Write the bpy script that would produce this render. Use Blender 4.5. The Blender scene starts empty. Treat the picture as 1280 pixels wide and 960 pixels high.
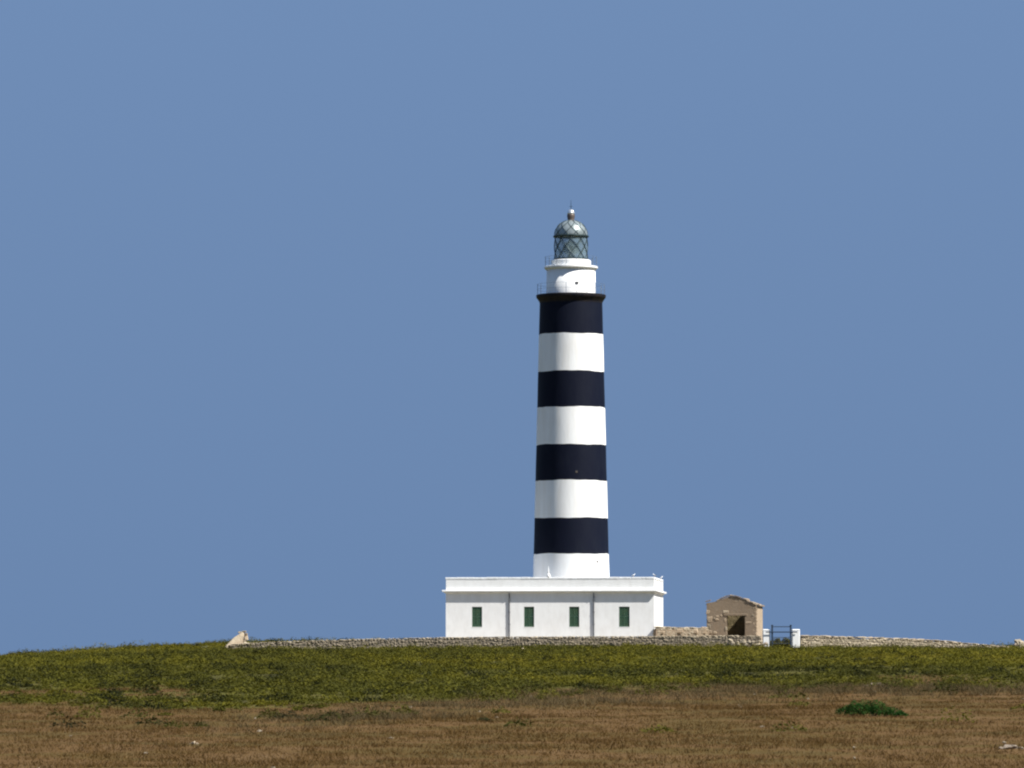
import bpy, math, random
import numpy as np
from mathutils import Vector, Matrix

random.seed(7)
rng = np.random.default_rng(11)
scene = bpy.context.scene
COL = scene.collection
R = math.radians

# ------------------------------------------------------------------ camera
FPX, EYE, DIST, EYE_ROW = 6200.0, -3.48, 400.0, 850.0       # focal length in 1280-wide pixels, eye height, metres to the house
PITCH = math.atan((EYE_ROW - 480.0) / FPX)
cam_data = bpy.data.cameras.new('camera')
cam = bpy.data.objects.new('camera', cam_data)
COL.objects.link(cam)
cam_data.sensor_width = 36.0
cam_data.lens = 36.0 * FPX / 1280.0
cam_data.clip_start = 1.0
cam_data.clip_end = 20000.0
cam.location = (0.0, -DIST, EYE)
cam.rotation_euler = (math.pi / 2 + PITCH, 0.0, 0.0)
scene.camera = cam

# ------------------------------------------------------------------ sky, sun, exposure
SUN_EL = R(49.0)
SUN_H = Vector((0.885, -0.465))
SUN_AZ = math.atan2(SUN_H.x, SUN_H.y)                       # clockwise from +Y
world = bpy.data.worlds.new('World')
scene.world = world
world.use_nodes = True
wn, wl = world.node_tree.nodes, world.node_tree.links
wn.clear()
w_out = wn.new('ShaderNodeOutputWorld')
w_bg = wn.new('ShaderNodeBackground')
sky = wn.new('ShaderNodeTexSky')
sky.sky_type = 'NISHITA'
sky.sun_disc = False
sky.sun_elevation = SUN_EL
sky.sun_rotation = SUN_AZ
sky.altitude = 0.0
sky.air_density = 1.0
sky.dust_density = 0.0
sky.ozone_density = 3.0
w_bg.inputs['Strength'].default_value = 0.125
# deep clear blue: the white-yellow band the model puts at the horizon is held down to the blue of the dry sea air
w_tc = wn.new('ShaderNodeTexCoord')
w_sep = wn.new('ShaderNodeSeparateXYZ')
w_mr = wn.new('ShaderNodeMapRange')
w_mr.inputs['From Min'].default_value = -0.02
w_mr.inputs['From Max'].default_value = 0.14
w_mr.inputs['To Min'].default_value = 0.93
w_mr.inputs['To Max'].default_value = 1.05
w_cap = wn.new('ShaderNodeVectorMath'); w_cap.operation = 'SCALE'
w_cap.inputs[0].default_value = (0.585, 0.965, 1.70)
w_min = wn.new('ShaderNodeVectorMath'); w_min.operation = 'MINIMUM'
wl.new(w_tc.outputs['Generated'], w_sep.inputs[0])
wl.new(w_sep.outputs['Z'], w_mr.inputs['Value'])
wl.new(w_mr.outputs[0], w_cap.inputs['Scale'])
wl.new(sky.outputs['Color'], w_min.inputs[0])
wl.new(w_cap.outputs[0], w_min.inputs[1])
wl.new(w_min.outputs[0], w_bg.inputs['Color'])
wl.new(w_bg.outputs[0], w_out.inputs['Surface'])

sun_data = bpy.data.lights.new('sun', 'SUN')
sun_data.energy = 4.1
sun_data.angle = R(0.5)
sun_data.color = (1.0, 0.965, 0.91)
sun = bpy.data.objects.new('sun', sun_data)
COL.objects.link(sun)
s_dir = Vector((SUN_H.x * math.cos(SUN_EL), SUN_H.y * math.cos(SUN_EL), math.sin(SUN_EL)))
sun.rotation_euler = (-s_dir).to_track_quat('-Z', 'Y').to_euler()
sun.location = (40, -60, 80)

scene.view_settings.view_transform = 'Standard'
scene.view_settings.look = 'None'
scene.view_settings.exposure = 1.07
scene.view_settings.gamma = 1.0
scene.view_settings.use_curve_mapping = False
scene.render.engine = 'CYCLES'
scene.cycles.max_bounces = 6
scene.cycles.transparent_max_bounces = 12
scene.cycles.use_denoising = True
scene.cycles.filter_width = 2.2

# ------------------------------------------------------------------ measuring helpers
def zr(row, Y=0.0):
    return EYE + (Y + DIST) * math.tan(PITCH + math.atan((480.0 - row) / FPX))
def xr(px, Y=0.0):
    return (px - 640.0) * (Y + DIST) / FPX

# ------------------------------------------------------------------ materials
def mat(name, base, rough=0.8, var=None, scale=3.0, bump=0.0, bump_scale=20.0, metallic=0.0, spec=0.3,
        var2=None, scale2=0.5, amount=1.0, stretch=(1, 1, 1), coord='Object', detail=5.0, ramp=(0.35, 0.68)):
    m = bpy.data.materials.new(name)
    m.use_nodes = True
    n, l = m.node_tree.nodes, m.node_tree.links
    p = n['Principled BSDF']
    p.inputs['Roughness'].default_value = rough
    p.inputs['Metallic'].default_value = metallic
    p.inputs['Specular IOR Level'].default_value = spec
    p.inputs['Base Color'].default_value = (*base, 1)
    tc = n.new('ShaderNodeTexCoord')
    mp = n.new('ShaderNodeMapping')
    mp.inputs['Scale'].default_value = stretch
    l.new(tc.outputs[coord], mp.inputs['Vector'])
    src = None
    def layer(src, colr, sc, ramp, fac):
        no = n.new('ShaderNodeTexNoise')
        no.inputs['Scale'].default_value = sc
        no.inputs['Detail'].default_value = detail
        no.inputs['Roughness'].default_value = 0.62
        l.new(mp.outputs[0], no.inputs['Vector'])
        rp = n.new('ShaderNodeMapRange')
        rp.inputs['From Min'].default_value = ramp[0]
        rp.inputs['From Max'].default_value = ramp[1]
        rp.inputs['To Max'].default_value = fac
        l.new(no.outputs['Fac'], rp.inputs['Value'])
        mx = n.new('ShaderNodeMix')
        mx.data_type = 'RGBA'
        l.new(rp.outputs[0], mx.inputs['Factor'])
        if src is None:
            mx.inputs['A'].default_value = (*base, 1)
        else:
            l.new(src, mx.inputs['A'])
        mx.inputs['B'].default_value = (*colr, 1)
        return mx.outputs['Result']
    if var is not None:
        src = layer(src, var, scale, ramp, amount)
    if var2 is not None:
        src = layer(src, var2, scale2, (0.45, 0.7), amount)
    if src is not None:
        l.new(src, p.inputs['Base Color'])
    if bump:
        no = n.new('ShaderNodeTexNoise')
        no.inputs['Scale'].default_value = bump_scale
        no.inputs['Detail'].default_value = 6
        l.new(mp.outputs[0], no.inputs['Vector'])
        b = n.new('ShaderNodeBump')
        b.inputs['Strength'].default_value = 1.0
        b.inputs['Distance'].default_value = bump
        l.new(no.outputs['Fac'], b.inputs['Height'])
        l.new(b.outputs[0], p.inputs['Normal'])
    return m

M = {}
M['white'] = mat('white_limewash', (0.84, 0.84, 0.82), 0.85, (0.74, 0.73, 0.70), 0.9, 0.006, 3.0, var2=(0.70, 0.69, 0.66), scale2=1.7, amount=0.5, stretch=(1.3, 1.3, 0.6))
M['tower_white'] = mat('tower_white_paint', (0.83, 0.835, 0.825), 0.7, (0.74, 0.735, 0.71), 1.0, 0.008, 5.0, stretch=(2.0, 2.0, 0.35), amount=0.55, var2=(0.72, 0.69, 0.64), scale2=0.8)
M['tower_black'] = mat('tower_black_paint', (0.0028, 0.0045, 0.0140), 0.65, (0.0052, 0.0074, 0.0165), 1.2, 0.008, 5.0, stretch=(1.2, 1.2, 0.5), spec=0.12)
M['gallery'] = mat('gallery_black_paint', (0.007, 0.008, 0.014), 0.6, (0.022, 0.017, 0.015), 2.0, 0.01, 8.0, spec=0.15)
M['coping'] = mat('whitewashed_coping', (0.82, 0.83, 0.83), 0.8, (0.55, 0.55, 0.52), 2.5, 0.02, 6.0, amount=0.8)
M['shutter'] = mat('green_shutter_paint', (0.044, 0.098, 0.063), 0.6, (0.056, 0.098, 0.055), 2.0, spec=0.15)
M['pipe'] = mat('grey_zinc_pipe', (0.17, 0.18, 0.19), 0.55, (0.10, 0.10, 0.11), 5.0, metallic=0.3)
M['lattice'] = mat('lantern_dark_green_metal', (0.022, 0.040, 0.048), 0.45, (0.04, 0.06, 0.06), 6.0, metallic=0.4)
M['rail'] = mat('rail_blue_grey_paint', (0.10, 0.14, 0.20), 0.5, (0.16, 0.20, 0.26), 6.0)
M['dome'] = mat('dome_grey_metal', (0.30, 0.34, 0.34), 0.36, (0.22, 0.26, 0.26), 3.0, metallic=0.35, spec=0.5)
M['copper'] = mat('aged_copper', (0.16, 0.115, 0.095), 0.45, (0.10, 0.10, 0.095), 5.0, metallic=0.4)
M['silver'] = mat('bright_metal', (0.72, 0.72, 0.70), 0.3, metallic=0.8)
M['dark_hole'] = mat('vent_hole_dark', (0.05, 0.05, 0.05), 0.8, (0.09, 0.07, 0.05), 8.0)  # darkness of the vent holes put into the colour of solid blocks
M['render'] = mat('weathered_tan_render', (0.222, 0.170, 0.118), 0.95, (0.272, 0.212, 0.150), 1.1, 0.02, 5.0, var2=(0.22, 0.16, 0.105), scale2=2.6, amount=0.7, spec=0.1)
M['inner'] = mat('rough_inner_stone', (0.24, 0.195, 0.11), 0.95, (0.14, 0.115, 0.06), 2.4, 0.06, 5.0, spec=0.1)
M['sand'] = mat('pale_limestone', (0.40, 0.31, 0.215), 0.92, (0.32, 0.245, 0.165), 1.6, 0.04, 6.0)
M['cream'] = mat('cream_limestone', (0.45, 0.375, 0.265), 0.92, (0.33, 0.255, 0.175), 1.5, 0.06, 5.0)
M['stone'] = mat('dry_wall_stone', (0.265, 0.222, 0.158), 0.95, (0.34, 0.285, 0.205), 2.4, 0.03, 9.0, var2=(0.16, 0.135, 0.10), scale2=3.3, amount=0.85, coord='Object')
M['stone_pale'] = mat('pale_dry_wall_stone', (0.38, 0.32, 0.225), 0.95, (0.48, 0.41, 0.29), 2.2, 0.03, 9.0, var2=(0.22, 0.18, 0.125), scale2=3.5, amount=0.8)
M['core'] = mat('wall_earth_core', (0.17, 0.14, 0.10), 0.95, (0.24, 0.20, 0.15), 3.0)
M['rock'] = mat('bleached_rock', (0.29, 0.235, 0.18), 0.95, (0.18, 0.145, 0.105), 3.0, 0.05, 8.0)
M['tile'] = mat('clay_roof_tile', (0.27, 0.20, 0.14), 0.9, (0.16, 0.13, 0.09), 4.0, 0.02, 10.0)
M['gate'] = mat('dark_blue_gate_paint', (0.020, 0.045, 0.085), 0.5, (0.04, 0.05, 0.07), 6.0)
M['feather_white'] = mat('white_feathers', (0.85, 0.85, 0.85), 0.8, (0.75, 0.75, 0.76), 10.0)
M['feather_grey'] = mat('grey_feathers', (0.20, 0.22, 0.25), 0.8, (0.13, 0.14, 0.16), 10.0)
M['beak'] = mat('yellow_beak', (0.55, 0.36, 0.05), 0.5, (0.5, 0.3, 0.05), 10.0)
M['bark'] = mat('shrub_bark', (0.10, 0.075, 0.05), 0.9, (0.06, 0.045, 0.03), 8.0)

def glass_material():
    m = bpy.data.materials.new('lantern_glass')
    m.use_nodes = True
    n, l = m.node_tree.nodes, m.node_tree.links
    p = n['Principled BSDF']
    no = n.new('ShaderNodeTexNoise')
    no.inputs['Scale'].default_value = 1.6
    mr = n.new('ShaderNodeMapRange')
    mr.inputs['From Min'].default_value = 0.3
    mr.inputs['From Max'].default_value = 0.7
    mr.inputs['To Min'].default_value = 0.34
    mr.inputs['To Max'].default_value = 0.52
    l.new(no.outputs['Fac'], mr.inputs['Value'])
    l.new(mr.outputs[0], p.inputs['Alpha'])
    p.inputs['Base Color'].default_value = (0.20, 0.27, 0.27, 1)
    p.inputs['Roughness'].default_value = 0.08
    p.inputs['Specular IOR Level'].default_value = 0.8
    return m
M['glass'] = glass_material()

def leaf_material(name, stops, rough=0.7, transl=0.25):
    m = bpy.data.materials.new(name)
    m.use_nodes = True
    n, l = m.node_tree.nodes, m.node_tree.links
    p = n['Principled BSDF']
    p.inputs['Roughness'].default_value = rough
    p.inputs['Specular IOR Level'].default_value = 0.06
    at = n.new('ShaderNodeAttribute')
    at.attribute_name = 'tint'
    rp = n.new('ShaderNodeValToRGB')
    el = rp.color_ramp.elements
    el[0].position, el[0].color = stops[0][0], (*stops[0][1], 1)
    el[1].position, el[1].color = stops[-1][0], (*stops[-1][1], 1)
    for pos, c in stops[1:-1]:
        e = el.new(pos)
        e.color = (*c, 1)
    l.new(at.outputs['Fac'], rp.inputs['Fac'])
    l.new(rp.outputs['Color'], p.inputs['Base Color'])
    tr = n.new('ShaderNodeBsdfTranslucent')
    l.new(rp.outputs['Color'], tr.inputs['Color'])
    mx = n.new('ShaderNodeMixShader')
    mx.inputs[0].default_value = transl
    out = n['Material Output']
    l.new(p.outputs[0], mx.inputs[1])
    l.new(tr.outputs[0], mx.inputs[2])
    l.new(mx.outputs[0], out.inputs['Surface'])
    return m
M['maquis'] = leaf_material('maquis_leaves', [(0.0, (0.016, 0.018, 0.006)), (0.22, (0.072, 0.070, 0.011)), (0.6, (0.120, 0.106, 0.010)), (1.0, (0.165, 0.136, 0.020))])
M['straw'] = leaf_material('dry_grass_blades', [(0.0, (0.068, 0.041, 0.011)), (0.45, (0.094, 0.054, 0.017)), (0.8, (0.110, 0.065, 0.022)), (1.0, (0.20, 0.135, 0.062))])
M['grey_straw'] = leaf_material('grey_grass_stalks', [(0.0, (0.064, 0.048, 0.021)), (0.6, (0.092, 0.068, 0.032)), (1.0, (0.15, 0.11, 0.058))])
M['bush'] = leaf_material('mastic_leaves', [(0.0, (0.010, 0.032, 0.006)), (0.5, (0.019, 0.060, 0.010)), (1.0, (0.045, 0.100, 0.018))])
M['shrub_dark'] = leaf_material('dark_shrub_leaves', [(0.0, (0.018, 0.020, 0.010)), (1.0, (0.050, 0.055, 0.018))])

# ------------------------------------------------------------------ mesh helpers
def mk(name, verts, faces, material, parent=None, smooth=False, loc=None, rot=None, mats=None, fmat=None):
    me = bpy.data.meshes.new(name)
    me.from_pydata([tuple(v) for v in verts], [], [tuple(f) for f in faces])
    if mats:
        for k in mats:
            me.materials.append(M[k])
        me.polygons.foreach_set('material_index', fmat)
    else:
        me.materials.append(M[material])
    if smooth:
        me.polygons.foreach_set('use_smooth', [True] * len(me.polygons))
    me.update()
    return place(name, me, parent, loc, rot)

def place(name, me, parent=None, loc=None, rot=None, scale=None):
    o = bpy.data.objects.new(name, me)
    COL.objects.link(o)
    o.parent = parent
    if loc is not None:
        o.location = loc
    if rot is not None:
        o.rotation_euler = rot
    if scale is not None:
        o.scale = scale
    return o

def tag(o, label=None, cat=None, group=None, kind=None):
    if label: o['label'] = label
    if cat: o['category'] = cat
    if group: o['group'] = group
    if kind: o['kind'] = kind
    return o

def empty(name, loc=(0, 0, 0), rz=0.0):
    o = bpy.data.objects.new(name, None)
    COL.objects.link(o)
    o.location = loc
    o.rotation_euler = (0, 0, rz)
    o.empty_display_size = 0.5
    return o

class MB:
    """collects shapes for one mesh"""
    def __init__(self):
        self.v, self.f = [], []
    def add(self, v, f):
        b = len(self.v)
        self.v += [tuple(p) for p in v]
        self.f += [tuple(i + b for i in q) for q in f]
        return self
    def box(self, x0, x1, y0, y1, z0, z1, bev=0.0):
        if bev <= 0:
            v = [(x, y, z) for z in (z0, z1) for y in (y0, y1) for x in (x0, x1)]
            f = [(0, 2, 3, 1), (4, 5, 7, 6), (0, 1, 5, 4), (2, 6, 7, 3), (0, 4, 6, 2), (1, 3, 7, 5)]
            return self.add(v, f)
        c = Vector(((x0 + x1) / 2, (y0 + y1) / 2, (z0 + z1) / 2))
        h = Vector(((x1 - x0) / 2, (y1 - y0) / 2, (z1 - z0) / 2))
        v, f = chamfer_box(h, bev)
        return self.add([tuple(c + Vector(p)) for p in v], f)
    def tube(self, a, b, r0, r1=None, n=8, cap=True):
        r1 = r0 if r1 is None else r1
        a, b = Vector(a), Vector(b)
        q = (b - a).to_track_quat('Z', 'Y')
        v = []
        for p, r in ((a, r0), (b, r1)):
            for k in range(n):
                t = 2 * math.pi * k / n
                v.append(tuple(p + q @ Vector((r * math.cos(t), r * math.sin(t), 0))))
        f = [(k, (k + 1) % n, n + (k + 1) % n, n + k) for k in range(n)]
        if cap:
            f += [tuple(range(n - 1, -1, -1)), tuple(range(n, 2 * n))]
        return self.add(v, f)
    def path(self, pts, r, n=6):
        for a, b in zip(pts[:-1], pts[1:]):
            self.tube(a, b, r, n=n)
        return self
    def lathe(self, prof, n=64, close=True):
        v, f = [], []
        for (r, z) in prof:
            for k in range(n):
                t = 2 * math.pi * k / n
                v.append((r * math.cos(t), r * math.sin(t), z))
        m = len(prof)
        for i in range(m - 1):
            for k in range(n):
                f.append((i * n + k, i * n + (k + 1) % n, (i + 1) * n + (k + 1) % n, (i + 1) * n + k))
        if close:
            f.append(tuple(range(n - 1, -1, -1)))
            f.append(tuple(range((m - 1) * n, m * n)))
        return self.add(v, f)
    def build(self, name, material, parent=None, smooth=False, **kw):
        return mk(name, self.v, self.f, material, parent, smooth, **kw)

def chamfer_box(h, b):
    """24 vertices, 26 faces: a box with cut edges and corners"""
    b = min(b, 0.9 * min(h))
    idx, v = {}, []
    for sx in (-1, 1):
        for sy in (-1, 1):
            for sz in (-1, 1):
                for ax in range(3):
                    p = [sx * (h[0] - b), sy * (h[1] - b), sz * (h[2] - b)]
                    p[ax] = (sx, sy, sz)[ax] * h[ax]
                    idx[(sx, sy, sz, ax)] = len(v)
                    v.append(tuple(p))
    f = []
    def addf(keys):
        ids = [idx[k] for k in keys]
        p = [Vector(v[i]) for i in ids]
        nrm = (p[1] - p[0]).cross(p[2] - p[0])
        cen = sum(p, Vector()) / len(p)
        f.append(tuple(ids if nrm.dot(cen) > 0 else ids[::-1]))
    S = (-1, 1)
    for ax in range(3):
        o1, o2 = [a for a in range(3) if a != ax]
        for s in S:
            ks = []
            for (a, c) in ((-1, -1), (1, -1), (1, 1), (-1, 1)):
                k = [0, 0, 0]
                k[ax], k[o1], k[o2] = s, a, c
                ks.append((*k, ax))
            addf(ks)
        for a in S:
            for c in S:
                k0, k1 = [0, 0, 0], [0, 0, 0]
                k0[ax], k1[ax] = -1, 1
                k0[o1] = k1[o1] = a
                k0[o2] = k1[o2] = c
                addf([(*k0, o1), (*k1, o1), (*k1, o2), (*k0, o2)])
    for sx in S:
        for sy in S:
            for sz in S:
                addf([(sx, sy, sz, 0), (sx, sy, sz, 1), (sx, sy, sz, 2)])
    return v, f

def rough_stone(sx, sy, sz, seed, jit=0.18):
    """a weathered stone: cut box with shifted corners"""
    r = random.Random(seed)
    v, f = chamfer_box(Vector((sx / 2, sy / 2, sz / 2)), min(sx, sy, sz) * 0.24)
    sh = {}
    out = []
    for p in v:
        key = (p[0] > 0, p[1] > 0, p[2] > 0)
        if key not in sh:
            sh[key] = (r.uniform(-jit, jit) * sx, r.uniform(-jit, jit) * sy, r.uniform(-jit, jit) * sz)
        d = sh[key]
        out.append((p[0] + d[0] + r.uniform(-.03, .03) * sx, p[1] + d[1] + r.uniform(-.03, .03) * sy, p[2] + d[2] + r.uniform(-.03, .03) * sz))
    return out, f

# value noise on the plane
_tab = rng.random((256, 256))
def vn(x, y, s, off=0):
    x = np.asarray(x, float) / s + 37.3 + off * 11.7
    y = np.asarray(y, float) / s + 91.1 + off * 5.3
    xi, yi = np.floor(x).astype(int), np.floor(y).astype(int)
    fx, fy = x - xi, y - yi
    fx, fy = fx * fx * (3 - 2 * fx), fy * fy * (3 - 2 * fy)
    a, b = _tab[xi & 255, yi & 255], _tab[(xi + 1) & 255, yi & 255]
    c, d = _tab[xi & 255, (yi + 1) & 255], _tab[(xi + 1) & 255, (yi + 1) & 255]
    return (a * (1 - fx) + b * fx) * (1 - fy) + (c * (1 - fx) + d * fx) * fy

# ------------------------------------------------------------------ the ground
PD = np.array([-4000, -300, 0, 60, 120, 160, 200, 230, 260, 300, 330, 365, 395, 420, 450, 520, 700, 1500, 6000], float)
PZ = np.array([-7.0, -5.8, -5.5, -5.62, -5.6, -5.08, -4.42, -3.86, -3.25, -2.46, -1.97, -1.47, -1.06, -0.60, -0.55, -1.5, -5.0, -9.0, -11.0], float)
LX = np.array([-400, -70, -41, -32, -23, -12, -4, 4, 12, 18, 21, 24, 32, 41, 70, 400], float)
LZ = np.array([-2.0, -1.7, -0.95, -0.45, -0.12, -0.05, 0.0, 0.05, 0.03, -0.02, -0.06, 0.0, -0.02, -0.16, -0.6, -1.5], float)
def ground(x, y):
    x, y = np.asarray(x, float), np.asarray(y, float)
    d = y + DIST
    z = 0
    for o, w in ((-14, .25), (0, .5), (14, .25)):
        z = z + w * np.interp(d + o, PD, PZ)
    lat = 0
    for o, w in ((-3, .25), (0, .5), (3, .25)):
        lat = lat + w * np.interp(x + o, LX, LZ)
    wgt = np.clip((d - 200) / 190, 0, 1)
    wgt = wgt * wgt * (3 - 2 * wgt)
    z = z + lat * wgt
    # left of the house the bank rises behind the wall and dips at its foot
    side = np.clip((-x - 3) / 7, 0, 1)
    step = np.clip((d - 399) / 16, 0, 1)
    z = z + side * (0.34 * step * step * (3 - 2 * step) * np.clip((x + 52) / 26, 0, 1) - 0.26 * np.exp(-((d - 391) / 11) ** 2) * np.clip((x + 30) / 5, 0, 1))
    near = np.clip(1.0 - np.abs(d - 250) / 230, 0, 1)
    return z + near * (0.30 * (vn(x, y, 13) - .5) + 0.16 * (vn(x, y, 4.5, 1) - .5))
def gz(x, y):
    return float(ground(x, y))

BX = np.array([-80, -22.2, -15.8, -10, -5.8, 0, 4, 8.3, 12.4, 25.8, 80], float)
BD = np.array([212, 213, 199, 184, 188, 214, 224, 232, 239, 247, 250], float)
def edge(x):
    return np.interp(x, BX, BD)
def greenness(x, y):
    """1 in the scrub, 0 in the dry grass"""
    d = np.asarray(y, float) + DIST
    g = (d - edge(x)) / 17.0 + 1.5 * (vn(x, y, 9, 2) - .5) + 1.3 * (vn(x, y, 2.6, 3) - .5)
    bare = np.clip(1 - np.hypot((np.asarray(x) + 18) / 10.0, (d - 217) / 20.0), 0, 1)
    return np.clip(0.5 + g - 4.5 * bare * np.clip((vn(x, y, 3.0, 4) - .40) * 6, 0, 1), 0, 1)

def make_ground():
    xs = np.concatenate([-np.geomspace(5000, 62, 26), np.arange(-60, 60.1, 1.25), np.geomspace(62, 5000, 26)])
    ds = np.concatenate([-np.geomspace(4000, 20, 14), np.arange(0, 90, 10), np.arange(90, 460, 1.6), np.geomspace(462, 6000, 34)])
    X, D = np.meshgrid(xs, ds)
    Z = ground(X, D - DIST)
    v = np.stack([X.ravel(), (D - DIST).ravel(), Z.ravel()], 1)
    nx, ny = len(xs), len(ds)
    i = np.arange(nx - 1)[None, :] + (np.arange(ny - 1) * nx)[:, None]
    f = np.stack([i, i + 1, i + 1 + nx, i + nx], -1).reshape(-1, 4)
    me = bpy.data.meshes.new('ground')
    me.from_pydata(v.tolist(), [], f.tolist())
    a = me.attributes.new('scrub', 'FLOAT', 'POINT')
    a.data.foreach_set('value', greenness(X, D - DIST).ravel().astype(np.float32))
    me.polygons.foreach_set('use_smooth', [True] * len(me.polygons))
    m = bpy.data.materials.new('field_soil')
    m.use_nodes = True
    n, l = m.node_tree.nodes, m.node_tree.links
    p = n['Principled BSDF']
    p.inputs['Roughness'].default_value = 0.95
    p.inputs['Specular IOR Level'].default_value = 0.1
    tc = n.new('ShaderNodeTexCoord')
    def noise(sc, det=6):
        no = n.new('ShaderNodeTexNoise')
        no.inputs['Scale'].default_value = sc
        no.inputs['Detail'].default_value = det
        l.new(tc.outputs['Object'], no.inputs['Vector'])
        return no.outputs['Fac']
    def ramp(fac, stops):
        rp = n.new('ShaderNodeValToRGB')
        el = rp.color_ramp.elements
        el[0].position, el[0].color = stops[0][0], (*stops[0][1], 1)
        el[1].position, el[1].color = stops[-1][0], (*stops[-1][1], 1)
        for pos, c in stops[1:-1]:
            e = el.new(pos); e.color = (*c, 1)
        l.new(fac, rp.inputs['Fac'])
        return rp.outputs['Color']
    dry = ramp(noise(0.22, 9), [(0.28, (0.066, 0.044, 0.013)), (0.42, (0.084, 0.055, 0.015)), (0.55, (0.100, 0.056, 0.019)), (0.74, (0.118, 0.072, 0.029))])
    scr = ramp(noise(0.5), [(0.30, (0.045, 0.040, 0.013)), (0.55, (0.085, 0.078, 0.014)), (0.75, (0.12, 0.095, 0.03))])
    at = n.new('ShaderNodeAttribute')
    at.attribute_name = 'scrub'
    mx = n.new('ShaderNodeMix'); mx.data_type = 'RGBA'
    l.new(at.outputs['Fac'], mx.inputs['Factor'])
    l.new(dry, mx.inputs['A']); l.new(scr, mx.inputs['B'])
    l.new(mx.outputs['Result'], p.inputs['Base Color'])
    b = n.new('ShaderNodeBump')
    b.inputs['Distance'].default_value = 0.12
    l.new(noise(3.0, 8), b.inputs['Height'])
    l.new(b.outputs[0], p.inputs['Normal'])
    me.materials.append(m)
    tag(place('ground', me), kind='structure')
make_ground()

def make_bounce_yard():  # pale ground out of view behind the wall, added to bounce light onto the house
    xs = np.linspace(-14, 21.5, 50)
    ys = np.linspace(-2.5, 16, 24)
    X, Y = np.meshgrid(xs, ys)
    Z = np.maximum(ground(X, Y) + .05, -.62)
    v = np.stack([X.ravel(), Y.ravel(), Z.ravel()], 1)
    nx = len(xs)
    f = [(j * nx + i, j * nx + i + 1, (j + 1) * nx + i + 1, (j + 1) * nx + i) for j in range(len(ys) - 1) for i in range(nx - 1)]
    M['bounce_gravel'] = mat('pale_bounce_gravel', (0.40, 0.35, 0.27), 0.95, (0.30, 0.255, 0.19), 2.0, 0.03, 12.0, spec=0.1)
    tag(mk('bounce_yard', v.tolist(), f, 'bounce_gravel', None, True), kind='structure')
make_bounce_yard()

# ------------------------------------------------------------------ the lighthouse tower
TY = 6.0
TX = xr(714.0, TY)
def tz(row):                                # measured on the near side of each round part
    return zr(row, TY - float(np.interp(row, [262, 276, 294, 323, 334, 366], [0, .5, 1.2, 1.5, 2.0, 2.5])))
K = (DIST + TY) / FPX
tower = empty('lighthouse_tower', (TX, TY, 0.0))
tag(tower, 'tall round lighthouse tower in black and white bands with glass lantern', 'lighthouse')
Z_TOP, Z_BASE = tz(374), tz(721)
def shaft_r(z):
    t = (z - Z_BASE) / (Z_TOP - Z_BASE)
    return K * (47.6 + (39.2 - 47.6) * t)
rows_b = [735, 692, 647, 600, 555, 508, 463, 416, 372]
NS = 96
def edge_z(i, k):
    t = 2 * math.pi * k / NS
    w = 0 if i in (0, len(rows_b) - 1) else 0.022 * (math.sin(3 * t + i * 2.1) + math.sin(7 * t + i * 4.7) * .7 + math.sin(17 * t + i) * .35)
    return tz(rows_b[i]) + w
for i in range(len(rows_b) - 1):
    v, f = [], []
    black = i % 2 == 1
    steps = 5
    for s in range(steps + 1):
        for k in range(NS):
            z = edge_z(i, k) + (edge_z(i + 1, k) - edge_z(i, k)) * s / steps
            t = 2 * math.pi * k / NS
            r = shaft_r(z) + 0.004 * math.sin(5 * t + z * 1.7) + 0.003 * math.sin(11 * t - z)
            v.append((r * math.cos(t), r * math.sin(t), z))
    for s in range(steps):
        for k in range(NS):
            f.append((s * NS + k, s * NS + (k + 1) % NS, (s + 1) * NS + (k + 1) % NS, (s + 1) * NS + k))
    mk('painted_band', v, f, 'tower_black' if black else 'tower_white', tower, True)
# black gallery crowning the shaft
rt = shaft_r(tz(372))
gal = MB().lathe([(rt - .3, tz(376.5)), (rt + .015, tz(376.5)), (rt + .03, tz(375)), (rt + .10, tz(373.2)), (rt + .20, tz(370.8)), (rt + .24, tz(370.4)),
                  (K * 43.6, tz(368.8)), (K * 43.8, tz(366.3)), (K * 43.0, tz(365.8)), (1.0, tz(365.6))], 96)
gal.build('gallery', 'gallery', tower)
# white watch room
zb, zt = tz(366.2), tz(333.8)
watch = MB().lathe([(K * 31.2, zb), (K * 31.0, zb + .1), (K * 30.4, zt)], 96).build('watch_room', 'tower_white', tower, True)
MB().box(-.13, .13, -.03, .03, -.10, .10, .02).build('vent', 'dark_hole', watch, loc=(K * 7, -K * 30.2, tz(353)), rot=(0, 0, R(13)))
def shaft_vent(px, row):
    z = tz(row); x = K * (px - 714); r = shaft_r(z)
    y = -math.sqrt(r * r - x * x)
    MB().box(-.09, .09, -.025, .04, -.09, .09, .015).build('vent', 'dark_hole', tower, loc=(x, y, z), rot=(0, 0, math.atan2(y, x) + math.pi / 2))
shaft_vent(720.0, 590); shaft_vent(746.0, 702)
slab = MB().lathe([(K * 30.6, tz(335.6)), (K * 31.4, tz(335)), (K * 33.2, tz(333.4)), (K * 33.6, tz(333.2)), (K * 33.6, tz(331.4)), (K * 33.0, tz(331.0)), (1, tz(330.9))], 96).build('balcony_slab', 'tower_white', tower)
plinth = MB().lathe([(K * 25.0, tz(331.5)), (K * 25.0, tz(324.5)), (K * 24.2, tz(323.4)), (.5, tz(323.3))], 96).build('lantern_plinth', 'tower_white', tower)

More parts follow.
